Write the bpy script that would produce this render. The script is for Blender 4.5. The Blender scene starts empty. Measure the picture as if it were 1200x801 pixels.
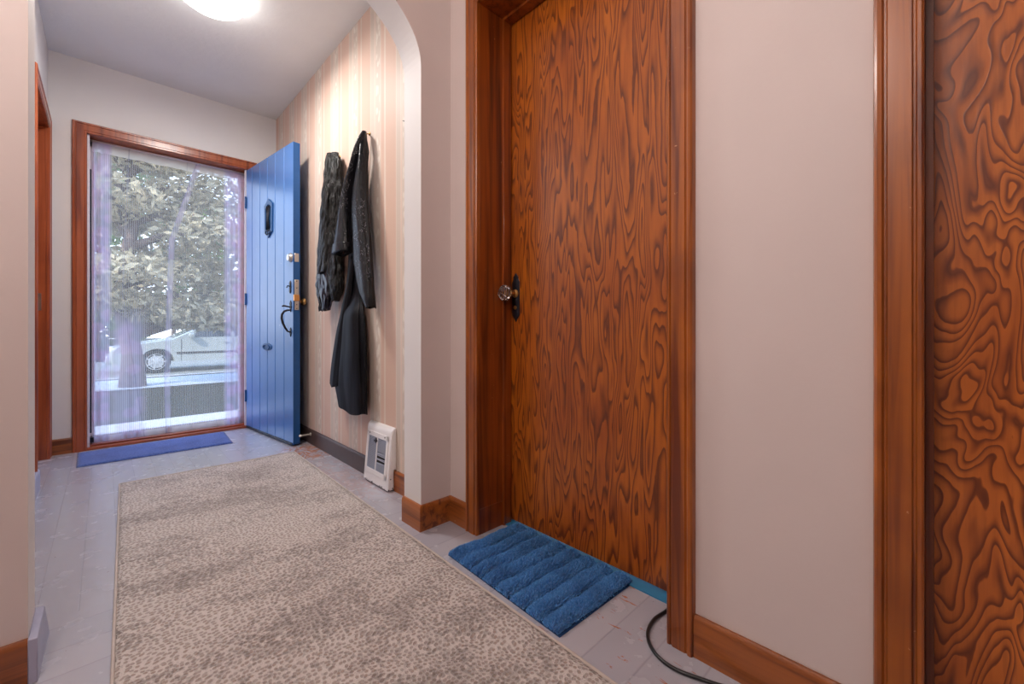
import bpy, math, random
from math import sin, cos, pi, radians, hypot
from mathutils import Vector, Matrix, noise as mnoise
random.seed(7)
SC = bpy.context.scene
COL = SC.collection

# ------------------------------------------------------------------ node helpers
class NT:
    def __init__(s, name, rough=0.5, spec=0.5):
        s.m = bpy.data.materials.new(name); s.m.use_nodes = True
        s.t = s.m.node_tree; s.n = s.t.nodes; s.l = s.t.links
        s.b = s.n['Principled BSDF']; s.out = s.n['Material Output']
        s.b.inputs['Roughness'].default_value = rough
        s.b.inputs['Specular IOR Level'].default_value = spec
    def new(s, typ, **kw):
        n = s.n.new(typ)
        for k, v in kw.items(): setattr(n, k, v)
        return n
    def put(s, sock, v):
        if hasattr(v, 'is_linked') or isinstance(v, bpy.types.NodeSocket): s.l.new(v, sock)
        else:
            if isinstance(v, (tuple, list)) and len(v) == 3 and sock.type == 'RGBA': v = (*v, 1)
            sock.default_value = v
    def obj(s): return s.new('ShaderNodeTexCoord').outputs['Object']
    def uv(s): return s.new('ShaderNodeTexCoord').outputs['UV']
    def map(s, vec, scale=(1, 1, 1), loc=(0, 0, 0), rot=(0, 0, 0)):
        n = s.new('ShaderNodeMapping'); s.l.new(vec, n.inputs[0])
        n.inputs['Location'].default_value = loc; n.inputs['Rotation'].default_value = rot
        n.inputs['Scale'].default_value = scale
        return n.outputs[0]
    def noise(s, vec, scale=5, detail=2, rough=.5, dist=0):
        n = s.new('ShaderNodeTexNoise'); s.l.new(vec, n.inputs['Vector'])
        n.inputs['Scale'].default_value = scale; n.inputs['Detail'].default_value = detail
        n.inputs['Roughness'].default_value = rough; n.inputs['Distortion'].default_value = dist
        return n.outputs['Fac']
    def voro(s, vec, scale, feature='F1', rand=1.0, out='Distance', dim='3D'):
        n = s.new('ShaderNodeTexVoronoi', feature=feature, voronoi_dimensions=dim); s.l.new(vec, n.inputs['Vector'])
        n.inputs['Scale'].default_value = scale; n.inputs['Randomness'].default_value = rand
        return n.outputs[out]
    def math(s, op, a, b=0.0, c=None, clamp=False):
        n = s.new('ShaderNodeMath', operation=op); n.use_clamp = clamp
        s.put(n.inputs[0], a); s.put(n.inputs[1], b)
        if c is not None: s.put(n.inputs[2], c)
        return n.outputs[0]
    def ramp(s, fac, stops, interp='LINEAR'):
        n = s.new('ShaderNodeValToRGB'); r = n.color_ramp; r.interpolation = interp
        while len(r.elements) > 1: r.elements.remove(r.elements[-1])
        for i, (p, c) in enumerate(stops):
            if not isinstance(c, (tuple, list)): c = (c, c, c)
            e = r.elements[0] if i == 0 else r.elements.new(p)
            e.position = p; e.color = (*c, 1)
        s.l.new(fac, n.inputs[0])
        return n.outputs[0]
    def mix(s, fac, a, b, mode='MIX'):
        n = s.new('ShaderNodeMix', data_type='RGBA', blend_type=mode)
        s.put(n.inputs[0], fac); s.put(n.inputs[6], a); s.put(n.inputs[7], b)
        return n.outputs[2]
    def sep(s, vec):
        n = s.new('ShaderNodeSeparateXYZ'); s.l.new(vec, n.inputs[0]); return n.outputs
    def bump(s, h, strength=.3, dist=.005):
        n = s.new('ShaderNodeBump'); n.inputs['Strength'].default_value = strength
        n.inputs['Distance'].default_value = dist; s.l.new(h, n.inputs['Height'])
        s.l.new(n.outputs[0], s.b.inputs['Normal']); return n
    def base(s, v): s.put(s.b.inputs['Base Color'], v); return s.m
    def set(s, k, v): s.put(s.b.inputs[k], v)

def srgb(r, g, b):
    f = lambda c: (c/255/12.92) if c/255 <= .04045 else ((c/255+.055)/1.055)**2.4
    return (f(r), f(g), f(b))

def paint(name, c, rough=.55, bump=.12, scale=60, var=.06):
    t = NT(name, rough); o = t.obj()
    n = t.noise(o, 3, 4)
    col = t.mix(n, tuple(x*(1-var) for x in c), tuple(min(1, x*(1+var)) for x in c))
    t.bump(t.noise(o, scale, 5, .6), bump, .003)
    return t.base(col)

def plain(name, c, rough=.5, metal=0.0, nscale=40, var=.12, bump=.0):
    t = NT(name, rough); o = t.obj(); n = t.noise(o, nscale, 3)
    t.set('Metallic', metal)
    if bump: t.bump(n, bump, .002)
    return t.base(t.mix(n, tuple(x*(1-var) for x in c), tuple(min(1, x*(1+var)) for x in c)))

def ply(name, sy, sz, N, light, mid, dark, rough=.3, dist=.3, seed=0.0, tilt=0):
    """rotary cut fir plywood, stained and varnished: contour bands of a stretched noise"""
    t = NT(name, rough); o = t.obj()
    p = t.map(o, (1, sy, sz), (seed, seed*1.7, seed*.6), (tilt, 0, 0))
    a = t.noise(p, 1.0, 2.2, .45, dist)
    fine = t.noise(t.map(o, (1, 90, 7)), 1.0, 3, .6)
    jag = t.noise(t.map(o, (1, 45, 14)), 1.0, 2, .6)
    v = t.math('MULTIPLY', a, N)
    v = t.math('ADD', v, t.math('MULTIPLY', jag, .35))
    f = t.math('FRACT', v)
    band = t.ramp(f, [(0, 0.0), (.42, .12), (.70, .62), (.86, 1.0), (.95, .85), (1.0, 0.0)])
    blot = t.noise(t.map(o, (1, 6, 3)), 1, 3)
    base = t.mix(t.ramp(blot, [(.3, 0), (.7, 1)]), mid, light)
    col = t.mix(t.math('MULTIPLY', band, .92), base, dark)
    col = t.mix(t.math('MULTIPLY', t.ramp(fine, [(.45, 0), (.75, 1)]), .35), col, dark)
    # pale nicks
    sc = t.noise(t.map(o, (1, 9, 150), (0, 0, 3), (.35, 0, 0)), 1, 2)
    col = t.mix(t.ramp(sc, [(.80, 0), (.83, .5)]), col, (.55, .26, .10))
    t.bump(t.math('ADD', band, fine), .10, .0015)
    t.set('Coat Weight', .25); t.set('Coat Roughness', .25)
    return t.base(col)

def solid_wood(name, light, dark, axis='Z', rough=.3, worn=True):
    t = NT(name, rough); o = t.obj()
    sc = {'Z': (38, 38, 1.3), 'Y': (38, 1.3, 38), 'X': (1.3, 38, 38)}[axis]
    a = t.noise(t.map(o, sc), 1, 3, .55, .6)
    fine = t.noise(t.map(o, tuple(k*4 for k in sc)), 1, 2)
    blot = t.noise(t.map(o, (5, 5, 5)), 1, 3)
    col = t.mix(t.ramp(a, [(.32, 0), (.50, .3), (.66, 1)]), light, dark)
    col = t.mix(t.math('MULTIPLY', fine, .3), col, dark)
    col = t.mix(t.ramp(blot, [(.50, 0), (.80, .65)]), col, dark)
    if worn:
        w = t.noise(t.map(o, (60, 60, 60)), 1, 3, .6)
        col = t.mix(t.ramp(w, [(.735, 0), (.76, .6)]), col, (.62, .33, .17))
    t.bump(t.math('ADD', a, fine), .08, .0015)
    t.set('Coat Weight', .4); t.set('Coat Roughness', .2)
    return t.base(col)

# ------------------------------------------------------------------ mesh builder
class MB:
    def __init__(s): s.v = []; s.f = []; s.uv = None
    def add(s, vs, fs):
        k = len(s.v); s.v += [tuple(p) for p in vs]; s.f += [tuple(i+k for i in f) for f in fs]; return s
    def box(s, x0, x1, y0, y1, z0, z1):
        vs = [(x, y, z) for x in (x0, x1) for y in (y0, y1) for z in (z0, z1)]
        return s.add(vs, [(0, 1, 3, 2), (4, 6, 7, 5), (0, 4, 5, 1), (2, 3, 7, 6), (0, 2, 6, 4), (1, 5, 7, 3)])
    def obox(s, c, ax, ay, az):
        """oriented box: centre and three half vectors"""
        c, ax, ay, az = map(Vector, (c, ax, ay, az))
        vs = [c+i*ax+j*ay+k*az for i in (-1, 1) for j in (-1, 1) for k in (-1, 1)]
        return s.add(vs, [(0, 1, 3, 2), (4, 6, 7, 5), (0, 4, 5, 1), (2, 3, 7, 6), (0, 2, 6, 4), (1, 5, 7, 3)])
    def loft(s, rings, closed=True, cap=True):
        n = len(rings[0]); vs = [p for r in rings for p in r]; fs = []
        m = n if closed else n-1
        for i in range(len(rings)-1):
            for j in range(m):
                a, b = i*n+j, i*n+(j+1) % n
                fs.append((a, b, b+n, a+n))
        if cap and closed:
            fs.append(tuple(range(n))[::-1]); fs.append(tuple((len(rings)-1)*n+j for j in range(n)))
        return s.add(vs, fs)
    def tube(s, pts, r, n=10, cap=True):
        pts = [Vector(p) for p in pts]; rings = []; up = None
        for i, p in enumerate(pts):
            d = (pts[min(i+1, len(pts)-1)]-pts[max(i-1, 0)]).normalized()
            if up is None: up = d.orthogonal().normalized()
            up = (up-d*up.dot(d)).normalized(); q = d.cross(up)
            rr = r[i] if isinstance(r, (list, tuple)) else r
            rings.append([p+(up*cos(2*pi*k/n)+q*sin(2*pi*k/n))*rr for k in range(n)])
        return s.loft(rings, cap=cap)
    def lathe(s, c, axis, prof, n=32):
        """prof: list of (distance along axis, radius)"""
        c = Vector(c); d = Vector(axis).normalized(); u = d.orthogonal().normalized(); w = d.cross(u)
        rings = [[c+d*h+(u*cos(2*pi*k/n)+w*sin(2*pi*k/n))*max(r, 1e-4) for k in range(n)] for h, r in prof]
        return s.loft(rings)
    def build(s, name, mat, parent=None, smooth=False, bevel=0, seg=2, origin=None, sub=0, auto=None):
        me = bpy.data.meshes.new(name)
        o = Vector(parent.location) if parent else Vector(origin or (0, 0, 0))
        if parent and parent.parent: o = o+Vector(parent.parent.location)
        R = None
        if parent: o = world_origin(parent)
        me.from_pydata([Vector(p)-o for p in s.v], [], s.f); me.update()
        if s.uv:
            l = me.uv_layers.new(name='UVMap')
            for lp in me.loops: l.data[lp.index].uv = s.uv[lp.vertex_index]
        import bmesh
        bm = bmesh.new(); bm.from_mesh(me); bmesh.ops.recalc_face_normals(bm, faces=bm.faces); bm.to_mesh(me); bm.free()
        ob = bpy.data.objects.new(name, me); COL.objects.link(ob)
        me.materials.append(mat)
        if parent: ob.parent = parent
        else: ob.location = o
        if smooth or auto is not None:
            for p in me.polygons: p.use_smooth = True
        if auto is not None:
            me.set_sharp_from_angle(angle=radians(auto))
        if bevel:
            b = ob.modifiers.new('bevel', 'BEVEL'); b.width = bevel; b.segments = seg; b.limit_method = 'ANGLE'
            b.harden_normals = False
            for p in me.polygons: p.use_smooth = True
            me.set_sharp_from_angle(angle=radians(35))
        if sub:
            m = ob.modifiers.new('sub', 'SUBSURF'); m.levels = sub; m.render_levels = sub
        return ob

def world_origin(o):
    v = Vector((0, 0, 0))
    while o: v = v+Vector(o.location); o = o.parent
    return v

def tag(o, label, cat, group=None, kind=None):
    o['label'] = label; o['category'] = cat
    if group: o['group'] = group
    if kind: o['kind'] = kind
    return o
def thing(name, loc, label, cat, group=None, kind=None):
    o = bpy.data.objects.new(name, None); COL.objects.link(o); o.location = loc
    o.empty_display_size = .05
    return tag(o, label, cat, group, kind)
def struct(o, label, cat): return tag(o, label, cat, kind='structure')

# ------------------------------------------------------------------ materials
M = {}
M['wall_near'] = paint('wall_paint_lamplit', (.66, .57, .545), .6)  # warm lamplight put into the wall paint as a pinkish tint
M['wall_hall'] = paint('wall_paint_daylit', (.76, .745, .74), .6)  # same wall paint, lightened in colour for the daylight
M['ceiling'] = paint('ceiling_paint', (.78, .79, .79), .7, .5, 28)
M['casing'] = solid_wood('casing_wood', (.46, .130, .014), (.13, .024, .005))
M['casing_red'] = solid_wood('casing_wood_red', (.48, .115, .035), (.20, .036, .012), worn=False)
M['casing_redX'] = solid_wood('casing_wood_red_x', (.48, .115, .035), (.20, .036, .012), 'X', worn=False)
M['jamb'] = solid_wood('jamb_wood', (.36, .080, .009), (.10, .018, .004))
M['base_y'] = solid_wood('baseboard_wood_y', (.42, .125, .022), (.13, .030, .008), 'Y')
M['base_x'] = solid_wood('baseboard_wood_x', (.42, .125, .022), (.13, .030, .008), 'X')
M['base_dark'] = plain('baseboard_brown_paint', (.075, .045, .04), .5, 0, 20, .2)
M['base_grey'] = plain('baseboard_grey_paint', (.38, .38, .50), .35, 0, 30, .12)
M['ply1'] = ply('door_plywood', 12, 1.5, 19, (.52, .142, .009), (.37, .086, .007), (.105, .019, .004), rough=.33, seed=3.1)
M['ply2'] = ply('door_plywood_swirl', 9.0, 3.2, 27, (.62, .175, .022), (.42, .100, .012), (.12, .020, .004), dist=.6, seed=8.3)
M['brass'] = plain('aged_brass', (.48, .28, .10), .35, 1.0)
M['brass_bright'] = plain('bright_brass', (.75, .38, .14), .3, 1.0)
M['steel'] = plain('satin_steel', (.62, .58, .52), .3, 1.0)
M['iron'] = plain('black_iron', (.02, .02, .03), .4, .6)
M['dark'] = plain('louvre_shade', (.012, .010, .010), .8)
M['blue_strip'] = plain('blue_sill_paint', (.03, .20, .38), .4, 0, 25, .2)
M['white_enamel'] = paint('white_enamel', (.82, .79, .78), .35, .05, 90, .05)
M['white_vinyl'] = plain('white_vinyl', (.72, .70, .78), .35)

def m_bluedoor():
    t = NT('blue_door_paint', .3); o = t.obj(); n = t.noise(o, 6, 4)
    col = t.mix(n, (.055, .175, .47), (.085, .225, .56))
    w = t.noise(t.map(o, (25, 25, 12)), 1, 5, .65)
    col = t.mix(t.ramp(w, [(.70, 0), (.73, .6)]), col, (.5, .6, .75))
    t.bump(t.noise(t.map(o, (90, 90, 10)), 1, 2), .12, .001)
    t.set('Coat Weight', .3); t.set('Coat Roughness', .25)
    return t.base(col)
M['blue'] = m_bluedoor()
M['blue_edge'] = plain('blue_door_edge_paint', (.008, .075, .24), .45)

def m_glass():
    t = NT('crystal_glass', .02); t.set('Transmission Weight', 1.0); t.set('IOR', 1.5)
    return t.base((.95, .95, .97))
M['glass'] = m_glass()

def m_floor():
    t = NT('painted_floor_boards', .3); o = t.obj(); x, y, z = t.sep(o)
    W = .088
    def boards(c, along, off):
        u = t.math('DIVIDE', t.math('ADD', c, off), .112 if off == 5.0 else .083)
        f = t.math('FRACT', u); idx = t.math('FLOOR', u)
        e = t.math('MINIMUM', f, t.math('SUBTRACT', 1.0, f))
        gap = t.ramp(e, [(0, .8), (.012, .5), (.03, 0)])
        comb = t.new('ShaderNodeCombineXYZ'); t.put(comb.inputs[0], idx); t.put(comb.inputs[1], 0.0)
        wn = t.new('ShaderNodeTexWhiteNoise'); t.l.new(comb.outputs[0], wn.inputs[0])
        return gap, wn.outputs['Value']
    g1, r1 = boards(x, y, 5.03); g2, r2 = boards(y, x, 5.0)
    sel = t.math('GREATER_THAN', y, 1.66)
    gap = t.mix(sel, g2, g1); rr = t.mix(sel, r2, r1)
    base = t.mix(rr, (.405, .40, .455), (.445, .435, .485))
    base = t.mix(t.noise(o, 2.2, 4), base, t.mix(.35, base, (.38, .36, .38)))
    col = t.mix(t.math('MULTIPLY', t.new('ShaderNodeRGBToBW').outputs[0], 1), base, base) if False else base
    col = t.mix(t.math('MULTIPLY', gap, .45), col, (.20, .19, .21))
    # worn yellowish scuffs along the hall and orange gouges beside the door stop and the closet
    def blob(cx, cy, r):
        dx = t.math('SUBTRACT', x, cx); dy = t.math('SUBTRACT', y, cy)
        d = t.math('SQRT', t.math('ADD', t.math('MULTIPLY', dx, dx), t.math('MULTIPLY', dy, dy)))
        return t.math('SUBTRACT', 1.0, t.math('DIVIDE', d, r), clamp=True)
    sc = t.noise(t.map(o, (9, 55, 1), (0, 0, 0), (0, 0, .5)), 1, 3, .6)
    left = t.math('MULTIPLY', blob(-.08, 2.3, 1.0), 1.0)
    m = t.math('MULTIPLY', t.ramp(sc, [(.68, 0), (.74, 1)]), left, clamp=True)
    col = t.mix(t.math('MULTIPLY', m, .6), col, (.40, .29, .14))
    s2 = t.noise(t.map(o, (13, 8, 1), (3, 1, 0), (0, 0, .9)), 1, 4, .65, 1.6)
    s2r = t.ramp(s2, [(.42, 0), (.47, 1), (.52, 1), (.56, 0)])
    m2 = t.math('MULTIPLY', s2r, t.ramp(blob(.95, 2.80, .25), [(0, 0), (.5, 1)]))
    m2b = t.math('MULTIPLY', s2r, t.math('MULTIPLY', t.ramp(blob(.92, 2.2, .55), [(0, 0), (.6, 1)]), .35))
    s3 = t.noise(t.map(o, (34, 9, 1), (0, 0, 0), (0, 0, -.7)), 1, 4, .7, .5)
    m3 = t.math('MULTIPLY', t.ramp(s3, [(.625, 0), (.65, 1)]), t.ramp(blob(1.0, .5, .42), [(0, 0), (.4, 1)]))
    mm = t.math('MAXIMUM', t.math('MAXIMUM', m2, m2b), m3)
    col = t.mix(t.math('MULTIPLY', mm, .85), col, (.42, .13, .035))
    dots = t.ramp(t.noise(t.map(o, (70, 70, 1)), 1, 2), [(.74, 0), (.77, .7)])
    col = t.mix(dots, col, (.15, .10, .08))
    t.set('Roughness', t.ramp(t.noise(o, 14, 4), [(.3, .19), (.7, .30)]))
    bm = t.math('SUBTRACT', t.math('MULTIPLY', t.noise(t.map(o, (30, 30, 1)), 1, 4), .5), t.math('MULTIPLY', gap, 1.0))
    t.bump(bm, .16, .002)
    t.set('Coat Weight', .25); t.set('Coat Roughness', .2)
    return t.base(col)
M['floor'] = m_floor()

def m_wallpaper():
    t = NT('striped_wallpaper', .5, .2); o = t.obj(); x, y, z = t.sep(o)
    u = t.math('FRACT', t.math('DIVIDE', t.math('ADD', y, .03), .27))
    A = (.65, .46, .37); B = (.62, .52, .445); Cc = (.76, .66, .58)
    col = t.ramp(u, [(0, A), (.30, A), (.31, Cc), (.33, B), (.345, Cc), (.36, A), (.48, A), (.49, Cc), (.51, B), (.55, B), (.70, B), (.71, Cc), (.73, A), (.745, Cc), (.76, B), (.9, B), (.91, Cc), (.93, A), (1, A)])
    dam = t.voro(t.map(o, (1, 42, 24)), 1, 'SMOOTH_F1')
    band = t.ramp(u, [(.52, 0), (.54, 1), (.67, 1), (.69, 0)])
    mk = t.math('MULTIPLY', t.ramp(dam, [(.25, 1), (.42, 0)]), band)
    col = t.mix(t.math('MULTIPLY', mk, .7), col, (.78, .72, .64))
    lines = t.ramp(u, [(.30, 0), (.315, 1), (.33, 0), (.345, 1), (.36, 0), (.48, 0), (.49, 1), (.51, 0), (.70, 0), (.715, 1), (.73, 0), (.745, 1), (.76, 0), (.90, 0), (.915, 1), (.93, 0)])
    t.bump(t.math('ADD', lines, t.math('MULTIPLY', mk, .6)), .25, .0015)
    return t.base(col)
M['wallpaper'] = m_wallpaper()

def m_rug():
    t = NT('rug_pile', .95, .15); o = t.obj()
    wob = t.noise(o, 9, 2)
    c = t.new('ShaderNodeCombineXYZ'); t.put(c.inputs[0], t.math('MULTIPLY', wob, .05)); t.put(c.inputs[1], t.math('MULTIPLY', wob, .03))
    va = t.new('ShaderNodeVectorMath', operation='ADD'); t.l.new(o, va.inputs[0]); t.l.new(c.outputs[0], va.inputs[1])
    p = t.map(va.outputs[0], (1.0, 1.25, .001))
    p2 = t.map(va.outputs[0], (1.08, 1.0, .001))
    d = t.voro(p2, 80, 'F1', .72, dim='2D')
    cell = t.voro(p2, 80, 'F1', .72, 'Color', '2D')
    bw = t.new('ShaderNodeRGBToBW'); t.l.new(cell, bw.inputs[0]); bw = bw.outputs[0]
    cob = t.ramp(d, [(.26, 1), (.44, 0)])
    big = t.noise(t.map(o, (1, 1.9, 1), (2.2, .7, 0)), 2.4, 5, .62)
    brk = t.noise(o, 75, 3, .6)
    worn = t.ramp(t.math('ADD', big, t.math('MULTIPLY', t.math('SUBTRACT', brk, .5), .75)), [(.47, 0), (.60, 1)])
    cream = t.mix(t.noise(o, 1.7, 2), (.84, .765, .73), (.77, .695, .66))
    tan = t.mix(bw, (.20, .125, .095), (.50, .37, .305))
    amount = t.math('MULTIPLY', cob, t.math('ADD', .38, t.math('MULTIPLY', bw, .58)))
    col = t.mix(amount, cream, tan)
    dk = t.math('MULTIPLY', worn, t.math('ADD', .16, t.math('MULTIPLY', bw, .60)))
    col = t.mix(dk, col, (.155, .125, .120))
    fib = t.noise(o, 420, 3, .7)
    col = t.mix(t.math('MULTIPLY', t.ramp(fib, [(.35, 0), (.65, 1)]), .28), col, (.30, .25, .22))
    h = t.math('ADD', t.math('MULTIPLY', cob, -1.0), t.math('MULTIPLY', fib, .9))
    t.bump(h, .9, .004)
    t.set('Sheen Weight', .2)
    return t.base(col)
M['rug'] = m_rug()
M['rug_edge'] = plain('rug_binding', (.50, .43, .39), .9)

def m_pile(name, a, b, dark, s=160):
    t = NT(name, .95, .1); o = t.obj(); n = t.noise(o, s, 3, .7); n2 = t.noise(o, 9, 3)
    col = t.mix(t.ramp(n, [(.35, 0), (.65, 1)]), a, b)
    col = t.mix(t.ramp(n2, [(.45, 0), (.75, .6)]), col, dark)
    t.bump(n, .8, .004); t.set('Sheen Weight', .3)
    return t.base(col)
M['bath'] = m_pile('blue_shag', (.05, .25, .62), (.18, .50, .90), (.03, .15, .44))
M['bathback'] = plain('valley_shade_backing', (.008, .05, .16), .95)  # dark tone stands in for shade in the pile valleys
M['entry'] = m_pile('blue_ribbed_mat', (.035, .075, .28), (.13, .20, .50), (.03, .055, .22), 110)

def m_leather():
    t = NT('black_leather', .27, .3); o = t.obj(); n = t.voro(o, 190, 'F1'); w = t.noise(o, 14, 4, .6, 1)
    t.bump(t.math('ADD', t.math('MULTIPLY', n, .25), w), .5, .006)
    return t.base(t.mix(w, (.005, .005, .007), (.012, .012, .015)))
M['leather'] = m_leather()
def m_crinkle():
    t = NT('crinkled_black_satin', .30, .25); o = t.obj()
    w = t.noise(t.map(o, (30, 30, 16)), 1, 5, .65, 1.2)
    t.bump(w, 1.0, .012)
    return t.base(t.mix(t.ramp(w, [(.4, 0), (.7, 1)]), (.004, .004, .004), (.022, .020, .019)))
M['crinkle'] = m_crinkle()
def m_dress():
    t = NT('black_dress_cloth', .5, .12); o = t.obj(); w = t.noise(t.map(o, (14, 14, 3)), 1, 3, .6, .6)
    t.bump(w, .5, .006)
    return t.base(t.mix(w, (.004, .004, .006), (.010, .010, .013)))
M['dress'] = m_dress()
M['navy'] = plain('navy_lining', (.004, .005, .014), .3)
M['bead'] = plain('silver_black_beads', (.32, .32, .35), .2, .9)

def emis(name, c, s):
    t = NT(name, .4); t.set('Emission Color', c); t.set('Emission Strength', s); return t.base((.9, .9, .9))
M['lampglass'] = emis('lit_lamp_glass', (1.0, .95, .91), 13.0)
M['globe'] = emis('fill_globe_glass', (1.0, .88, .82), 38.0)  # glow of the added fill globe

# outdoor
def m_grass():
    t = NT('lawn', .9, .1); o = t.obj(); n = t.noise(o, 3, 5, .7); n2 = t.noise(o, 60, 3, .7)
    t.bump(n2, 1, .03)
    return t.base(t.mix(n, t.mix(n2, (.012, .014, .008), (.04, .042, .025)), t.mix(n2, (.035, .028, .02), (.09, .075, .055))))
M['grass'] = m_grass()
M['concrete'] = plain('pale_concrete', (.42, .41, .39), .8, 0, 12, .12, .2)
M['walk'] = plain('sky_tinted_sidewalk', (.42, .47, .53), .8, 0, 12, .12, .2)  # sky reflection put into the concrete colour as a blue tint
M['asphalt'] = plain('street_asphalt', (.22, .22, .19), .85, 0, 30, .15, .3)
M['bark'] = plain('tree_bark', (.14, .10, .09), .9, 0, 14, .4, .8)
def m_leaf(name, a, b):
    t = NT(name, .55, .3); n = t.noise(t.obj(), 1.4, 4, .7); n2 = t.noise(t.obj(), 12, 2)
    col = t.mix(t.math('MULTIPLY', t.math('ADD', n, n2), .5), a, b)
    t.base(col)
    tr = t.new('ShaderNodeBsdfTranslucent'); t.put(tr.inputs[0], col)
    mx = t.new('ShaderNodeMixShader'); mx.inputs[0].default_value = .35
    t.l.new(t.b.outputs[0], mx.inputs[1]); t.l.new(tr.outputs[0], mx.inputs[2]); t.l.new(mx.outputs[0], t.out.inputs[0])
    return t.m
M['leafA'] = m_leaf('olive_needles', (.035, .036, .018), (.85, .74, .50))
M['leafB'] = m_leaf('green_leaves', (.06, .12, .03), (.34, .42, .16))
M['leafC'] = m_leaf('dull_leaves', (.08, .10, .06), (.36, .36, .26))
M['carpaint'] = plain('silver_white_car_paint', (.32, .345, .33), .25, 0, 5, .03)
M['carglass'] = plain('dark_car_glass', (.03, .035, .04), .08)
M['tyre'] = plain('tyre_rubber', (.02, .02, .02), .8)
M['hub'] = plain('silver_wheel', (.62, .62, .63), .3, .7)
M['trim'] = plain('dark_car_trim', (.05, .05, .05), .5)
M['lens'] = plain('clear_lens', (.75, .75, .75), .15)
M['redlens'] = plain('red_lens', (.4, .02, .02), .2)

def m_curtain():
    t = NT('sheer_lace', .7, .2); uv = t.uv(); u, v, _ = t.sep(uv)
    rib = t.math('ABSOLUTE', t.math('SINE', t.math('MULTIPLY', u, 260.0)))
    ribs = t.ramp(rib, [(.35, 1), (.75, 0)])
    def near(c, w):
        d = t.math('ABSOLUTE', t.math('SUBTRACT', u, c)); return t.math('SUBTRACT', 1.0, t.math('DIVIDE', d, w), clamp=True)
    # doubled cloth: side hems, gathered edges meeting in the middle, bottom and top hems
    lace = t.voro(t.map(uv, (11, 26, 1)), 1, 'SMOOTH_F1'); lace_m = t.ramp(lace, [(.32, 1), (.50, 0)])
    side = t.math('MAXIMUM', t.ramp(near(.0, .115), [(0, 0), (.25, 1)]), t.ramp(near(1.0, .165), [(0, 0), (.2, 1)]))
    cc = t.ramp(v, [(0, .455), (.2, .445), (.7, .475), (1, .66)])
    mid = t.ramp(near(cc, .026), [(0, 0), (.5, .85)])
    cr = t.math('MAXIMUM', t.ramp(near(t.ramp(v, [(0, .30), (.5, .17), (1, .21)]), .006), [(0, 0), (1, .7)]), t.ramp(near(t.math('SUBTRACT', cc, .014), .006), [(0, 0), (1, .9)]))  # fold shade drawn into the colour as thin dark crease lines
    cr = t.math('MAXIMUM', cr, t.ramp(near(t.ramp(v, [(0, .80), (.4, .56), (1, .58)]), .005), [(0, 0), (1, .35)]))
    gl = t.math('MULTIPLY', t.ramp(near(.20, .13), [(0, 0), (.5, 1)]), t.ramp(v, [(.02, 1), (.38, 1), (.46, 0)]))
    hem = t.math('MAXIMUM', t.math('LESS_THAN', v, .022), t.math('GREATER_THAN', v, .965))
    mid2 = t.math('MULTIPLY', mid, .6)
    heavy = t.math('MAXIMUM', side, t.math('MAXIMUM', mid2, t.math('MULTIPLY', gl, .75)))
    op = t.math('ADD', .19, t.math('MULTIPLY', ribs, .15))
    op = t.math('ADD', op, t.math('MULTIPLY', heavy, t.math('ADD', .30, t.math('MULTIPLY', lace_m, .12))))
    op = t.math('MAXIMUM', op, t.math('MULTIPLY', hem, .80), clamp=True)
    col = t.mix(t.math('MULTIPLY', heavy, .9), (.84, .81, .74), (.72, .68, .84))
    op = t.math('MAXIMUM', op, t.math('MULTIPLY', cr, .8))
    col = t.mix(t.math('MULTIPLY', cr, .75), col, (.30, .28, .38))
    col = t.mix(t.math('MULTIPLY', lace_m, t.math('MULTIPLY', heavy, .6)), col, (.80, .58, .80))
    t.base(col)
    tl = t.new('ShaderNodeBsdfTranslucent'); t.put(tl.inputs[0], col)
    m1 = t.new('ShaderNodeMixShader'); m1.inputs[0].default_value = .6
    t.l.new(t.b.outputs[0], m1.inputs[1]); t.l.new(tl.outputs[0], m1.inputs[2])
    tp = t.new('ShaderNodeBsdfTransparent')
    m2 = t.new('ShaderNodeMixShader'); t.l.new(op, m2.inputs[0]); t.l.new(tp.outputs[0], m2.inputs[1]); t.l.new(m1.outputs[0], m2.inputs[2])
    t.l.new(m2.outputs[0], t.out.inputs[0])
    return t.m
M['curtain'] = m_curtain()

# ------------------------------------------------------------------ the room
H = 2.468
XL, XR, YF = -.245, 1.006, 3.796       # vestibule walls
XN = 1.014                             # near right wall
YA, YB = 1.405, 1.53                   # arch wall
struct(MB().box(-1.12, 1.30, -2.0, YF+.16, -.10, 0).build('floor', M['floor']),
       'grey painted wooden plank floor with orange scrapes', 'floor')
struct(MB().box(-1.12, 1.30, -2.0, YF+.16, H, H+.1).build('ceiling', M['ceiling']),
       'pale grey textured ceiling over the hallway', 'ceiling')
# far wall with the front doorway
DX0, DX1, DZ = -.078, .800, 2.010
b = MB().box(XL-.12, DX0-.02, YF, YF+.15, 0, H).box(DX1+.02, XR+.12, YF, YF+.15, 0, H).box(DX0-.02, DX1+.02, YF, YF+.15, DZ+.02, H)
struct(b.build('wall_far', M['wall_hall']), 'pale grey end wall around the front doorway', 'wall')
# left vestibule wall with its doorway
LY0, LY1, LZ = 3.06, 3.70, 1.965
b = MB().box(XL-.12, XL, YB, LY0-.02, 0, H).box(XL-.12, XL, LY1+.02, YF, 0, H).box(XL-.12, XL, LY0-.02, LY1+.02, LZ+.02, H)
struct(b.build('wall_left', M['wall_hall']), 'pale wall on the left of the vestibule', 'wall')
struct(MB().box(XR, XR+.14, YB, YF, 0, H).build('wall_right', M['wallpaper']),
       'striped cream and pink wallpapered wall behind the hanging coats', 'wall')
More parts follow.
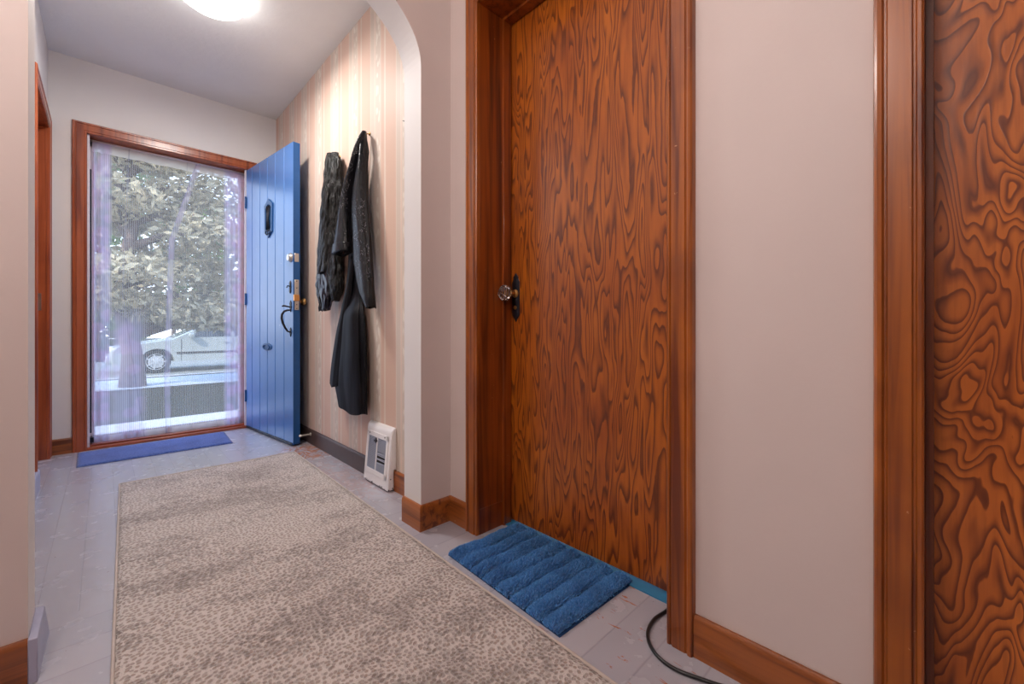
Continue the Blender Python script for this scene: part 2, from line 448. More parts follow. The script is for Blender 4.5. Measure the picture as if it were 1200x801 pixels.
# near right wall with two doorways
D1, D2, DT = (.482, 1.222), (-.75, .026), 2.0
b = MB().box(XN, XN+.175, D1[1]+.02, YB, 0, H).box(XN, XN+.175, D2[1]+.02, D1[0]-.02, 0, H).box(XN, XN+.175, -2.0, D2[0]-.02, 0, H)
b.box(XN, XN+.175, D1[0]-.02, D1[1]+.02, DT+.02, H).box(XN, XN+.175, D2[0]-.02, D2[1]+.02, DT+.02, H)
struct(b.build('wall_right_near', M['wall_near']), 'plain pinkish white wall between the two wooden doors', 'wall')
# arch wall
b = MB(); ax, ar, az, ah = .3775, .4975, 1.785, .315
pts = []
for k in range(49):
    a = pi*k/48; pts.append((ax+ar*cos(a), az+ah*sin(a)))
def slab(mb, poly, y0, y1):
    n = len(poly); vs = [(x, y0, z) for x, z in poly]+[(x, y1, z) for x, z in poly]
    fs = [tuple(range(n)), tuple(range(2*n-1, n-1, -1))]+[(i, (i+1) % n, n+(i+1) % n, n+i) for i in range(n)]
    mb.add(vs, fs)
b.box(ax+ar, XN, YA, YB, 0, az).box(-1.0, ax-ar, YA, YB, 0, az)
for k in range(48):
    (x1, z1), (x0, z0) = pts[k], pts[k+1]
    b.add([(x0, YA, z0), (x1, YA, z1), (x1, YA, H), (x0, YA, H), (x0, YB, z0), (x1, YB, z1), (x1, YB, H), (x0, YB, H)],
          [(0, 1, 2, 3), (7, 6, 5, 4), (0, 4, 5, 1)])
b.box(ax+ar, XN, YA, YB, az, H).box(-1.0, ax-ar, YA, YB, az, H)
ob = b.build('wall_arch', M['wall_near'])
ob.data.materials.append(M['wall_hall'])
for p in ob.data.polygons:
    if abs(p.normal.y) < .9: p.material_index = 1  # inner edge gets the daylight-toned copy of the paint
    elif p.normal.y > .9: p.material_index = 1
struct(ob, 'arched opening with pinkish face and grey inner edge', 'arch')
struct(MB().box(-1.12, -1.0, -2.0, YB, 0, H).build('wall_left_near', M['wall_near']), 'plain wall left of the near room', 'wall')
struct(MB().box(-1.12, 1.30, -2.12, -2.0, 0, H).build('wall_back', M['wall_near']), 'plain wall behind the viewpoint', 'wall')

# ---- casings: mitred sweep of a moulded profile round a doorway
PROF = [(0, 0), (0, .012), (.003, .015), (.008, .015), (.010, .012), (.013, .012), (.015, .016), (.046, .016), (.048, .013), (.051, .013), (.054, .018), (.060, .019), (.064, .016), (.066, .010), (.066, 0)]
def casing(name, fixed, u0, u1, zt, axis, nsign, mat, z0=0.0, scale=1.0, parent=None):
    rings = []
    for w, d in PROF:
        pass
    path = [('b', -1, u0), ('t', -1, u0), ('t', 1, u1), ('b', 1, u1)]
    mb = MB(); rings = []
    for where, sg, u in path:
        ring = []
        for w, d in PROF:
            w *= scale
            uu = u+sg*w; zz = z0 if where == 'b' else zt+w
            ring.append((fixed+nsign*d, uu, zz) if axis == 'X' else (uu, fixed+nsign*d, zz))
        rings.append(ring)
    mb.loft(rings)
    return mb.build(name, mat, parent, auto=30)
struct(casing('trim_1', YF, DX0, DX1, DZ, 'Y', -1, M['casing_red']), 'reddish wooden casing round the front doorway', 'door casing')
struct(casing('trim_2', XN, D1[0], D1[1], DT, 'X', -1, M['casing']), 'dark varnished wooden casing round the closet door', 'door casing')
struct(casing('trim_3', XN, D2[0], D2[1], DT, 'X', -1, M['casing']), 'orange brown wooden casing at the right edge of the view', 'door casing')
struct(casing('trim_4', XL, LY0, LY1, LZ, 'X', 1, M['casing_red'], scale=1.05), 'reddish wooden casing round the doorway in the left wall', 'door casing')

# ---- jambs
def jamb(name, mat, x0, x1, y0, y1, zt, stops=None, label=''):
    b = MB().box(x0, x1, y0-.02, y0, 0, zt).box(x0, x1, y1, y1+.02, 0, zt).box(x0, x1, y0-.02, y1+.02, zt, zt+.02)
    if stops:
        s0, s1 = stops
        b.box(s0, s1, y0, y0+.011, 0, zt-.011).box(s0, s1, y1-.011, y1, 0, zt-.011).box(s0, s1, y0, y1, zt-.011, zt)
    if name == 'trim_5': b.box(x0, .985+.145, y1-.0016, y1, 0, .094).box(x0, .985+.145, y1-.0028, y1, .094, .0965)
    return struct(b.build(name, mat, bevel=.0006, seg=1), label, 'door jamb')
jamb('trim_5', M['jamb'], XN+.0005, XN+.20, *D1, DT, (1.130, 1.170), 'deep dark wooden jamb of the closet door recess')
jamb('trim_6', M['jamb'], XN+.0005, XN+.175, *D2, DT, (1.064, 1.086), 'dark wooden jamb of the door at the right edge')
jamb('trim_7', M['casing_red'], XL-.12, XL-.0005, LY0, LY1, LZ, (XL-.085, XL-.062), 'reddish wooden jamb in the left wall')
b = MB().box(DX0-.02, DX0, YF+.0005, YF+.15, 0, DZ).box(DX1, DX1+.02, YF+.0005, YF+.15, 0, DZ).box(DX0-.02, DX1+.02, YF+.0005, YF+.15, DZ, DZ+.02)
struct(b.build('trim_8', M['casing_red']), 'reddish wooden jamb of the front doorway', 'door jamb')
struct(MB().box(DX0, DX1, YF-.012, YF+.15, 0, .016).box(DX0, DX1, YF+.03, YF+.075, .016, .026).build('trim_9', M['casing_redX'], bevel=.003), 'worn wooden sill under the front doorway', 'sill')
struct(MB().box(DX0, DX0+.012, YF+.006, YF+.030, .016, DZ).box(DX1-.012, DX1, YF+.006, YF+.030, .016, DZ).build('trim_10', M['white_vinyl'], bevel=.002), 'white weather strip inside the front door frame', 'weather strip')
struct(MB().box(1.140, 1.29, *D1, 0.0, .004).build('trim_11', M['blue_strip']), 'blue painted strip on the floor under the closet door', 'sill')

# ---- baseboards
def bb_path(name, pts, off, h, mat, label):
    """skirting along a polyline (room on the side given by off: list of outward normals handled by mitre)"""
    n = len(pts); P = [Vector((x, y, 0)) for x, y in pts]; nor = []
    for i in range(n-1):
        d = (P[i+1]-P[i]).normalized(); nor.append(Vector((-d.y, d.x, 0))*off)
    prof = [(0, 0), (.0, h), (.006, h), (.0105, h-.006), (.012, h-.014), (.012, 0)]
    rings = []
    for i in range(n):
        if i == 0: m = nor[0]
        elif i == n-1: m = nor[-1]
        else:
            s = nor[i-1]+nor[i]; m = s/(s.dot(nor[i]))
        rings.append([P[i]+m*w+Vector((0, 0, z)) for w, z in prof])
    return struct(MB().loft(rings).build(name, mat, auto=30), label, 'baseboard')
bb_path('baseboard_right', [(XN, .093), (XN, D1[0]-.066)], 1, .098, M['base_y'], 'orange brown baseboard under the wall between the doors')
bb_path('baseboard_arch', [(XN, D1[1]+.066), (XN, YA), (ax+ar, YA), (ax+ar, YB)], 1, .098, M['base_y'], 'brown baseboard wrapping the right foot of the arch')
bb_path('baseboard_right_hall', [(XR, YB), (XR, 1.835)], 1, .095, M['base_y'], 'orange brown baseboard between heater and arch')
bb_path('baseboard_right_dark', [(XR, 2.09), (XR, YF)], 1, .095, M['base_dark'], 'dark brown baseboard between the heater and the blue door')
bb_path('baseboard_far', [(XL, YF), (DX0-.066, YF)], -1, .095, M['base_x'], 'short brown baseboard left of the front doorway')
bb_path('baseboard_far_right', [(DX1+.066, YF), (XR, YF)], -1, .095, M['base_x'], 'brown baseboard behind the open blue door')
bb_path('baseboard_left', [(XL+.011, YB), (XL+.011, LY0-.012)], -1, .098, M['base_grey'], 'lilac grey painted baseboard on the left wall')
bb_path('baseboard_left_near', [(-1.0, YA), (ax-ar-.0, YA)], -1, .098, M['base_x'], 'scuffed brown baseboard at the left foot of the arch')
b = MB(); X = ax-ar
b.add([(X, YA-.012, 0), (X+.015, YA-.012, 0), (X+.015, YA-.012, .098), (X, YA-.012, .098),
       (X, 1.60, 0), (X+.020, 1.60, 0), (X+.015, 1.545, .096), (X, 1.545, .098)],
      [(0, 1, 2, 3), (7, 6, 5, 4), (0, 4, 5, 1), (1, 5, 6, 2), (2, 6, 7, 3), (3, 7, 4, 0)])
struct(b.build('baseboard_left_side', M['base_grey'], bevel=.002), 'lilac painted side board on the left foot of the arch', 'baseboard')

# ------------------------------------------------------------------ doors (part of the room)
# closet door
def knob_set(door, y, z, xf):
    pl = MB()
    outline = [(-.020, -.085), (-.020, .045), (-.012, .060), (-.014, .066), (0, .080), (.014, .066), (.012, .060), (.020, .045), (.020, -.085), (.010, -.098), (0, -.112), (-.010, -.098)]
    n = len(outline)
    pl.loft([[(xf, y+u, z+w) for u, w in outline], [(xf-.003, y+u, z+w) for u, w in outline], [(xf-.005, y+u*.85, z+w*.95) for u, w in outline]])
    p = pl.build('escutcheon', M['iron'], door, auto=40); p['label'] = 'dark backplate'
    MB().lathe((xf-.003, y, z), (-1, 0, 0), [(0, .018), (.006, .016), (.009, .010), (.030, .009), (.034, .013), (.038, .013)], 24).build('knob_stem', M['brass'], door, auto=40)
    k = MB().lathe((xf-.040, y, z), (-1, 0, 0), [(0, .012), (.006, .022), (.018, .030), (.030, .030), (.038, .022), (.041, .010), (.039, .002)], 12).build('door_knob', M['glass'], door)
    k['label'] = 'faceted crystal knob'
    MB().lathe((xf-.004, y, z-.055), (-1, 0, 0), [(0, .008), (.003, .008), (.004, .005)], 16).build('keyhole', M['brass'], door)
d1 = thing('door_1', (1.175, .852, .012), 'varnished plywood closet door behind the shaggy blue mat', 'door', kind='structure')
MB().box(1.175, 1.210, D1[0]+.002, D1[1]-.002, .012, DT-.003).build('door_panel', M['ply1'], d1, bevel=.002)
knob_set(d1, 1.188, .914, 1.175)
d2 = thing('door_2', (1.10, -.36, .012), 'swirly grained orange plywood door at the right edge', 'door', kind='structure')
MB().box(1.088, 1.123, D2[0]+.002, D2[1]-.002, .012, DT-.003).build('door_panel', M['ply2'], d2, bevel=.002)
knob_set(d2, -.69, .914, 1.088)
d3 = thing('door_3', (XL-.07, 3.38, .012), 'closed reddish wooden door in the left wall recess', 'door', kind='structure')
MB().box(XL-.125, XL-.088, LY0+.002, LY1-.002, .012, LZ-.003).build('door_panel', M['casing_red'], d3, bevel=.002)
MB().box(XL-.05, XL-.02, LY1-.002, LY1+.001, .88, .98).build('strike_plate', M['steel'], d3)

# blue front door, standing open
Hh = Vector((.794, 3.786, 0)); Ff = Vector((.889, 2.975, 0)); L = (Ff-Hh).length; U = (Ff-Hh).normalized(); Nn = Vector((U.y, -U.x, 0))
if Nn.x > 0: Nn = -Nn      # outdoor face looks toward -X
T = .044; Z0, Z1 = .012, 1.998
d4 = thing('door_4', tuple(Hh+U*.4+Vector((0, 0, Z0))), 'open bright blue front door of grooved vertical planks', 'door', kind='structure')
def dp(u, n, z): return Hh+U*u+Nn*n+Vector((0, 0, z))
prof = []
grooves = [.116, .266, .402, .534, .678]
prof = [(0, 0)]
for g in grooves: prof += [(g-.0055, 0), (g, -.006), (g+.0055, 0)]
prof += [(L-.0015, 0), (L-.0015, -.003)]
poly = prof+[(L-.0015, -T+.003), (L-.0015, -T), (0, -T)]
mb = MB(); mb.loft([[dp(u, n, z) for u, n in poly] for z in (Z0, Z1)])
mb.build('door_leaf', M['blue'], d4, auto=25)
mb = MB().obox(dp(L-.0008, -T/2, (Z0+Z1)/2), U*.0014, Nn*(T/2-.001), Vector((0, 0, (Z1-Z0)/2-.001)))
mb.build('door_edge', M['blue_edge'], d4)['label'] = 'darker blue door edge'
# sweep at the foot
MB().obox(dp(L/2, .003, Z0+.012-.008), U*(L/2-.01), Nn*.003, Vector((0, 0, .006))).build('door_sweep', M['iron'], d4)
# speakeasy grille: elongated hexagon frame with bars
gu, gz = .432, 1.555
def outl(k): return [(0, .140*k), (.068*k, .098*k), (.064*k, -.098*k), (.026*k, -.115*k), (0, -.138*k), (-.026*k, -.115*k), (-.064*k, -.098*k), (-.068*k, .098*k)]
mb = MB(); o1, o2 = outl(1), outl(.74)
mb.loft([[dp(gu+a, .001, gz+c) for a, c in o1], [dp(gu+a, .008, gz+c) for a, c in o1], [dp(gu+a, .008, gz+c) for a, c in o2], [dp(gu+a, .001, gz+c) for a, c in o2]], cap=False)
mb.add([dp(gu+a, .003, gz+c) for a, c in outl(.8)], [tuple(range(8))])
gr = mb.build('peephole_grille', M['blue_edge'], d4, auto=30); gr['label'] = 'pointed blue iron grille'
mb = MB()
for a in (-.026, .0, .026): mb.tube([dp(gu+a, .007, gz-.09), dp(gu+a*.5, .011, gz), dp(gu+a, .007, gz+.09)], .0045, 8)
for sg in (-1, 1):
    mb.tube([dp(gu+sg*(.018+.018*cos(k/14*2*pi)), .010, gz-.098+.016*sin(k/14*2*pi)) for k in range(15)], .0028, 6)
mb.build('grille_bars', M['iron'], gr, smooth=True)
# deadbolt
MB().lathe(dp(.783, 0, 1.24), Nn, [(0, .030), (.006, .030), (.012, .024), (.020, .022), (.022, .012)], 28).build('deadbolt', M['steel'], d4, auto=35)
# thumb latch plate
mb = MB(); tl = [(0, .045), (.012, .030), (.010, .012), (.014, 0), (.010, -.015), (.012, -.028), (0, -.042), (-.012, -.028), (-.010, -.015), (-.014, 0), (-.010, .012), (-.012, .030)]
mb.loft([[dp(.777+a, 0, 1.045+c) for a, c in tl], [dp(.777+a*.8, .006, 1.045+c*.9) for a, c in tl]])
mb.tube([dp(.777, .004, 1.05), dp(.777, .02, 1.055), dp(.777, .024, 1.04)], .004, 8)
mb.build('cylinder_cover', M['iron'], d4, auto=40)
# pull handle with thumb piece
mb = MB()
for zc, s in ((.915, 1), (.745, .8)):
    pl = [(a*s, c*s) for a, c in [(0, .045), (.014, .026), (.010, .010), (.016, 0), (.009, -.014), (0, -.034), (-.009, -.014), (-.016, 0), (-.010, .010), (-.014, .026)]]
    mb.loft([[dp(.782+a, 0, zc+c) for a, c in pl], [dp(.782+a*.85, .005, zc+c*.9) for a, c in pl]])
arc = [(.782, .004, .895), (.776, .022, .893), (.770, .038, .885), (.768, .050, .865), (.768, .052, .84), (.770, .046, .81), (.774, .034, .78), (.780, .020, .755), (.782, .004, .75)]
mb.tube([dp(*p) for p in arc], [.005, .0065, .007, .007, .0075, .0075, .007, .006, .005], 10)
mb.tube([dp(.782, .004, .915), dp(.782, .022, .918), dp(.775, .042, .922), dp(.772, .052, .918)], [.004, .005, .006, .004], 8)
hd = mb.build('pull_handle', M['iron'], d4, auto=50); hd['label'] = 'curved black iron pull'
# oval knocker
mb = MB(); el = [(.085*cos(a), .027*sin(a)) for a in [2*pi*k/24 for k in range(24)]]
mb.loft([[dp(.40+a, 0, .642+c) for a, c in el], [dp(.40+a, .004, .642+c) for a, c in el], [dp(.40+a*.8, .006, .642+c*.75) for a, c in el]])
mb.tube([dp(.40+.055*cos(a), .007+.004*abs(sin(a)), .640+.018*sin(a)) for a in [2*pi*k/20 for k in range(21)]], .004, 8)
mb.build('oval_bell_plate', M['blue_edge'], d4, auto=40)
# edge hardware
def edge_plate(zc, hz, mat, name):
    return MB().obox(dp(L+.0012, -T/2, zc), U*.0014, Nn*.014, Vector((0, 0, hz))).build(name, mat, d4, bevel=.001, seg=1)
edge_plate(1.24, .028, M['steel'], 'bolt_plate')
mp = edge_plate(.995, .100, M['steel'], 'mortise_plate')
MB().obox(dp(L+.006, -T/2+.004, .975), U*.009, Nn*.017, Vector((0, 0, .021))).build('latch_bolt', M['brass_bright'], d4, bevel=.003)['label'] = 'orange brass latch'
mb = MB()
for zc in (1.085, 1.04, .93, .905): mb.lathe(dp(L+.002, -T/2, zc), U, [(0, .004), (.0015, .003)], 10)
mb.build('plate_screw', M['iron'], mp)
MB().lathe(dp(L-.06, -T, .955), -Nn, [(0, .028), (.005, .028), (.009, .012), (.030, .011), (.036, .022), (.048, .027), (.058, .022), (.062, .006)], 24).build('inner_knob', M['brass'], d4, auto=45)
mb = MB()
for zc in (.25, 1.0, 1.75): mb.lathe(dp(-.001, .004, zc-.045), (0, 0, 1), [(0, .007), (.09, .007)], 12)
for k in range(1): mb.build('hinge', M['blue_edge'], d4, auto=40)

# spring door stop on the skirting
ds = thing('door_stop', (.992, 2.962, .066), 'small white tipped spring door stop behind the blue door', 'door stop')
mb = MB(); pts = []
for k in range(160):
    a = k/160*2*pi*16; r = .005; pts.append((.988-.055*k/160, 2.962+r*cos(a), .066+r*sin(a)))
mb.tube(pts, .0012, 5); mb.build('spring', M['steel'], ds, smooth=True)
MB().lathe((.994, 2.962, .066), (-1, 0, 0), [(0, .011), (.005, .010), (.008, .006)], 16).build('mounting_base', M['steel'], ds, auto=40)
MB().lathe((.934, 2.962, .066), (-1, 0, 0), [(0, .006), (.002, .008), (.011, .008), (.013, .005)], 16).build('rubber_tip', M['white_enamel'], ds, auto=40)

# ------------------------------------------------------------------ curtain in the doorway
YC = YF+.085
nx, nz = 220, 60; mb = MB(); mb.uv = []
x0, x1, z0, z1 = DX0+.022, DX1-.002, .022, DZ-.010
for j in range(nz+1):
    v = j/nz; z = z0+(z1-z0)*v
    for i in range(nx+1):
        u = i/nx; x = x0+(x1-x0)*u
        soft = .004*sin(u*34+v*1.5)+.003*sin(u*71+2+v*2.2)
        side = max(0, 1-u/.13)+max(0, 1-(1-u)/.18)
        mid = math.exp(-((u-(.46 if v < .7 else .46+(v-.7)*.62))/.018)**2)
        gl = math.exp(-((u-.22-.05*v)/.07)**2)*max(0, 1-v*1.6)
        y = YC+soft+side*.012*sin(u*150)+mid*.022*(.4+.6*sin(v*7+1)**2)-.016*gl*sin(u*90)
        if v > .97: y = YC
        mb.v.append((x, y, z)); mb.uv.append((u, v))
for j in range(nz):
    for i in range(nx):
        a = j*(nx+1)+i; mb.f.append((a, a+1, a+nx+2, a+nx+1))
cur = mb.build('lace_curtain', M['curtain'], origin=(.36, YC, .02), smooth=True)
tag(cur, 'sheer white and lilac ribbed lace curtain filling the front doorway', 'curtain')
rod = MB().tube([(DX0+.001, YC, DZ-.010), (DX1-.001, YC, DZ-.010)], .006, 12).build('curtain_rod', M['white_enamel'], origin=(.36, YC, DZ-.010), smooth=True)
tag(rod, 'thin white rod carrying the lace curtain at the doorway top', 'curtain rod')
# slim storm door frame behind it
sd = MB()
fx0, fx1, fy0, fy1 = DX0+.001, DX1-.001, YF+.110, YF+.135
sd.box(fx0, fx0+.035, fy0, fy1, .018, DZ-.002).box(fx1-.035, fx1, fy0, fy1, .018, DZ-.002).box(fx0, fx1, fy0, fy1, DZ-.045, DZ-.002).box(fx0, fx1, fy0, fy1, .018, .070)
s5 = thing('door_5', (.36, YF+.12, .018), 'slim white storm door frame behind the lace curtain', 'storm door', kind='structure')
sd.build('frame', M['white_vinyl'], s5, bevel=.002)
MB().tube([(DX0+.016, YF+.045, .10), (DX0+.016, YF+.045, 1.80)], .004, 8).box(DX0+.010, DX0+.030, YF+.038, YF+.052, .04, .07).build('closer_rod', M['iron'], s5)

# ------------------------------------------------------------------ ceiling lamps
def lamp(loc, r, label, power, col):
    x, y = loc
    t = thing('ceiling_light', (x, y, H), label, 'ceiling light')
    MB().lathe((x, y, H), (0, 0, -1), [(0, r*.96), (.022, r*.96), (.026, r*.9)], 48).build('lamp_base', M['white_enamel'], t, auto=40)
    MB().lathe((x, y, H-.026), (0, 0, -1), [(0, r*.90), (.006, r*.985), (.020, r), (.034, r*.96), (.048, r*.82), (.058, r*.58), (.064, r*.3), (.066, .002)], 48).build('lamp_shade', M['lampglass'], t, smooth=True)
    l = bpy.data.lights.new('lamp_glow', 'AREA'); l.shape = 'DISK'; l.size = r*1.8; l.energy = power; l.color = col
    o = bpy.data.objects.new('lamp_glow', l); COL.objects.link(o); o.location = (0, 0, -.098); o.parent = t
    return t
lamp((.385, 2.55), .140, 'bright white round dome light on the vestibule ceiling', 20, (1, .95, .91))
# unseen pendant globe added to light the near room's upper walls and ceiling
t = thing('added_pendant', (-.35, .45, H), 'unseen white globe light added to brighten the near room', 'pendant light')
MB().lathe((-.35, .45, H), (0, 0, -1), [(0, .05), (.02, .048), (.03, .02)], 32).build('ceiling_rose', M['brass'], t, auto=40)
MB().tube([(-.35, .45, H-.025), (-.35, .45, 2.06)], .004, 8).build('cord', M['cable'] if 'cable' in M else M['iron'], t)
MB().lathe((-.35, .45, 2.07), (0, 0, -1), [(.15-.15*cos(pi*k/24), .15*sin(pi*k/24)+.0005) for k in range(25)], 40).build('globe', M['globe'], t, smooth=True)

# ------------------------------------------------------------------ rugs
def slab_rug(name, corners, th, mat, n=(24, 60), amp=.001, origin=None, sub=0):
    A, B, C_, D = [Vector((*c, 0)) for c in corners]   # A far-left, B far-right, C near-right, D near-left
    mb = MB(); top = []
    for j in range(n[1]+1):
        for i in range(n[0]+1):
            u, v = i/n[0], j/n[1]
            p = (A*(1-u)+B*u)*(1-v)+(D*(1-u)+C_*u)*v
            e = min(u, 1-u, v, 1-v)
            z = th*(.35 if e == 0 else 1)+amp*mnoise.noise(p*7)*(0 if e == 0 else 1)
            mb.v.append((p.x, p.y, z))
    w = n[0]+1
    for j in range(n[1]):
        for i in range(n[0]):
            a = j*w+i; mb.f.append((a, a+w, a+w+1, a+1))
    ring = [i for i in range(w)]+[j*w+n[0] for j in range(1, n[1]+1)]+[n[1]*w+i for i in range(n[0]-1, -1, -1)]+[j*w for j in range(n[1]-1, 0, -1)]
    k = len(mb.v)
    for r in ring: x, y, z = mb.v[r]; mb.v.append((x, y, .0005))
    m = len(ring)
    for i in range(m): mb.f.append((ring[i], ring[(i+1) % m], k+(i+1) % m, k+i))
    mb.f.append(tuple(k+i for i in range(m)))
    return mb
RA, RB = Vector((.055, 2.85)), Vector((.852, 2.832))
RC, RD = Vector((.786, -.05)), Vector((-.022, -.03))
rc = (RA+RB+RC+RD)/4
rt = thing('runner_rug', (rc.x, rc.y, 0), 'long beige and grey distressed cobble patterned runner rug', 'rug')
slab_rug('pile', [RA, RB, RC, RD], .009, M['rug'], (40, 140)).build('pile', M['rug'], rt, smooth=True)
mb = MB(); cs = [RA, RB, RC, RD, RA]
loop = []
for i in range(4):
    for k in range(12):
        p = cs[i].lerp(cs[i+1], k/12); loop.append((p.x, p.y, .0045))
loop.append(loop[0]); mb.tube(loop, .0038, 8, cap=False)
mb.build('binding', M['rug_edge'], rt, smooth=True)['label'] = 'thin darker stitched edge'

em = slab_rug('door_mat', [(-.117, 3.722), (.640, 3.738), (.624, 3.348), (-.112, 3.365)], .010, M['entry'], (60, 30), .0006).build('door_mat', M['entry'], origin=(.26, 3.54, 0), smooth=True)
tag(em, 'thin flat blue mat at the foot of the front doorway', 'door mat')

# shaggy blue mat with ridges
bt = thing('bath_mat', (1.0, .93, 0), 'thick shaggy ridged blue mat in front of the closet door', 'mat')
BA, BB, BC, BD = Vector((.846, 1.188, 0)), Vector((1.165, 1.178, 0)), Vector((1.160, .664, 0)), Vector((.822, .676, 0))
slab_rug('backing', [BA.xy, BB.xy, BC.xy, BD.xy], .004, M['bath'], (12, 18), 0).build('backing', M['bathback'], bt)
mb = MB(); rnd = random.Random(3)
NR = 8
for k in range(42000):
    u, v = rnd.random(), rnd.random()
    p = (BA*(1-u)+BB*u)*(1-v)+(BD*(1-u)+BC*u)*v
    ph = (v*NR+.12*mnoise.noise(Vector((u*3, v*3, 0)))) % 1
    sp = abs(sin(pi*ph))
    if sp < .30 and rnd.random() < .93: continue
    h = .004+.024*sp**.8*(.8+.3*mnoise.noise(p*25))
    e = min(u/.03, (1-u)/.03, v/.02, (1-v)/.02, 1); h *= .55+.45*e
    lean = Vector((rnd.gauss(0, .35), rnd.gauss(0, .35)+.55*cos(pi*ph), 1)).normalized()
    a = rnd.random()*pi; w = Vector((cos(a), sin(a), 0))*.0016
    b0 = p+Vector((0, 0, .003)); tip = b0+lean*h; mid = b0+lean*h*.6+w*.3
    i = len(mb.v); mb.v += [tuple(b0-w), tuple(b0+w), tuple(mid+w*1.2), tuple(tip), tuple(mid-w*1.2)]
    mb.f.append((i, i+1, i+2, i+3, i+4))
pl = mb.build('shag_pile', M['bath'], bt)

# ------------------------------------------------------------------ black cable
cu = [(1.235, .60, .007), (1.17, .555, .006), (1.117, .533, .0055), (1.05, .540, .005), (.993, .528, .005), (.955, .500, .005), (.934, .462, .005), (.932, .42, .005), (.95, .362, .005), (.972, .29, .005), (.965, .17, .005), (.91, .05, .005), (.88, -.1, .005)]
def catmull(P, n=10):
    P = [Vector(p) for p in P]; out = []
    for i in range(len(P)-1):
        p0, p1, p2, p3 = P[max(i-1, 0)], P[i], P[i+1], P[min(i+2, len(P)-1)]
        for k in range(n):
            t = k/n
            out.append(.5*((2*p1)+(-p0+p2)*t+(2*p0-5*p1+4*p2-p3)*t*t+(-p0+3*p1-3*p2+p3)*t**3))
    return out+[P[-1]]
M['cable'] = plain('black_rubber', (.012, .012, .013), .3)
tag(MB().tube(catmull(cu), .0042, 12).build('cable', M['cable'], origin=(.95, .45, 0), smooth=True), 'thin black cable curling out from under the closet door', 'cable')

# ------------------------------------------------------------------ wall heater
hy0, hy1 = 1.832, 2.088
ht = thing('wall_heater', (.975, 1.96, 0), 'cream white enamel wall heater with louvred grille below the coats', 'heater')
hp = [(.958, .006), (.981, .268), (.984, .282), (.990, .293), (.998, .299), (1.0055, .300), (1.0055, .100), (.9935, .100), (.9935, .006)]
MB().loft([[(x, hy1, z) for x, z in hp], [(x, hy0, z) for x, z in hp]]).build('housing', M['white_enamel'], ht, bevel=.006, seg=3)
def hf(y, z, d=0):   # point on the sloping front, d outward
    k = (.981-.958)/(.268-.006); s = 1/hypot(1, k)
    return Vector((.958+k*(z-.006)-d*s, y, z+d*k*s))
def hbox(mb, ya, yb, za, zb, d0, d1):
    vs = [hf(y, z, d) for d in (d0, d1) for y in (ya, yb) for z in (za, zb)]
    mb.add(vs, [(0, 1, 3, 2), (4, 6, 7, 5), (0, 4, 5, 1), (2, 3, 7, 6), (0, 2, 6, 4), (1, 5, 7, 3)])
fa, fb, ga, gb = hy0+.022, hy1-.012, .052, .256
mb = MB()
for a in ((fa, fb, ga, ga+.022), (fa, fb, gb-.024, gb), (fa, fa+.020, ga, gb), (fb-.020, fb, ga, gb), ((fa+fb)/2-.005, (fa+fb)/2+.005, ga, gb)):
    hbox(mb, *a, -.001, .0035)
gf = mb.build('grille_frame', M['white_enamel'], ht, bevel=.0008, seg=1)
mb = MB(); hbox(mb, fa+.01, fb-.01, ga+.01, gb-.01, .0004, .0010)
mb.build('slot_shade', M['dark'], ht)  # dark sheet painted in for the unlit inside behind the louvres
M['slat'] = plain('grey_blue_slats', (.42, .45, .54), .4)
for side, (ya, yb) in enumerate(((fa+.020, (fa+fb)/2-.005), ((fa+fb)/2+.005, fb-.020))):
    mb = MB(); n = 24
    for k in range(n):
        z = ga+.024+(gb-ga-.050)*k/(n-1)
        drop = .004 if (side == 0 and k in (6, 9, 13)) else 0
        sh = .0035 if drop else 0
        vs = [hf(ya, z, .0012), hf(ya, z+.0045, .0032), hf(yb, z+.0045-sh, .0032), hf(yb, z-sh, .0012), hf(ya, z-.001, .0016), hf(ya, z+.0035, .0038), hf(yb, z+.0035-sh, .0038), hf(yb, z-.001-sh, .0016)]
        if side == 0 and k in (7, 10): continue
        mb.add(vs, [(0, 1, 2, 3), (7, 6, 5, 4), (0, 4, 5, 1), (1, 5, 6, 2), (2, 6, 7, 3), (3, 7, 4, 0)])
    mb.build('louvre', M['slat'], ht)
for y in (fa+.035, fb-.03):
    MB().lathe(hf(y, gb-.010, .003), hf(0, 0, 1)-hf(0, 0, 0), [(0, .0035), (.002, .003), (.0025, .001)], 12).build('screw', M['iron'], ht)
mb = MB(); hbox(mb, (fa+fb)/2-.004, (fa+fb)/2+.022, .214, .222, .003, .012); hbox(mb, (fa+fb)/2+.004, (fa+fb)/2+.012, .206, .232, .003, .008)
mb.build('damper_lever', M['iron'], ht, bevel=.001)
rnd = random.Random(5)
for k in range(9):
    mb = MB()
    y = rnd.uniform(hy0+.01, hy1-.01); r = rnd.uniform(.002, .005)
    mb.add([hf(y+r*cos(a), .0095+rnd.uniform(0, .006)+.5*r*sin(a), .0004) for a in [2*pi*q/7 for q in range(7)]], [tuple(range(7))])
    mb.build('paint_chip', M['iron'], ht)['label'] = 'black chip in the enamel'
for z, x in ((.06, .975), (.015, .985), (.01, .965)):
    mb = MB(); mb.add([(x+.003*cos(a), hy0-.0004, z+.0035*sin(a)) for a in [2*pi*q/7 for q in range(7)]], [tuple(range(7))])
    mb.build('paint_chip', M['iron'], ht)['label'] = 'black chip in the enamel'

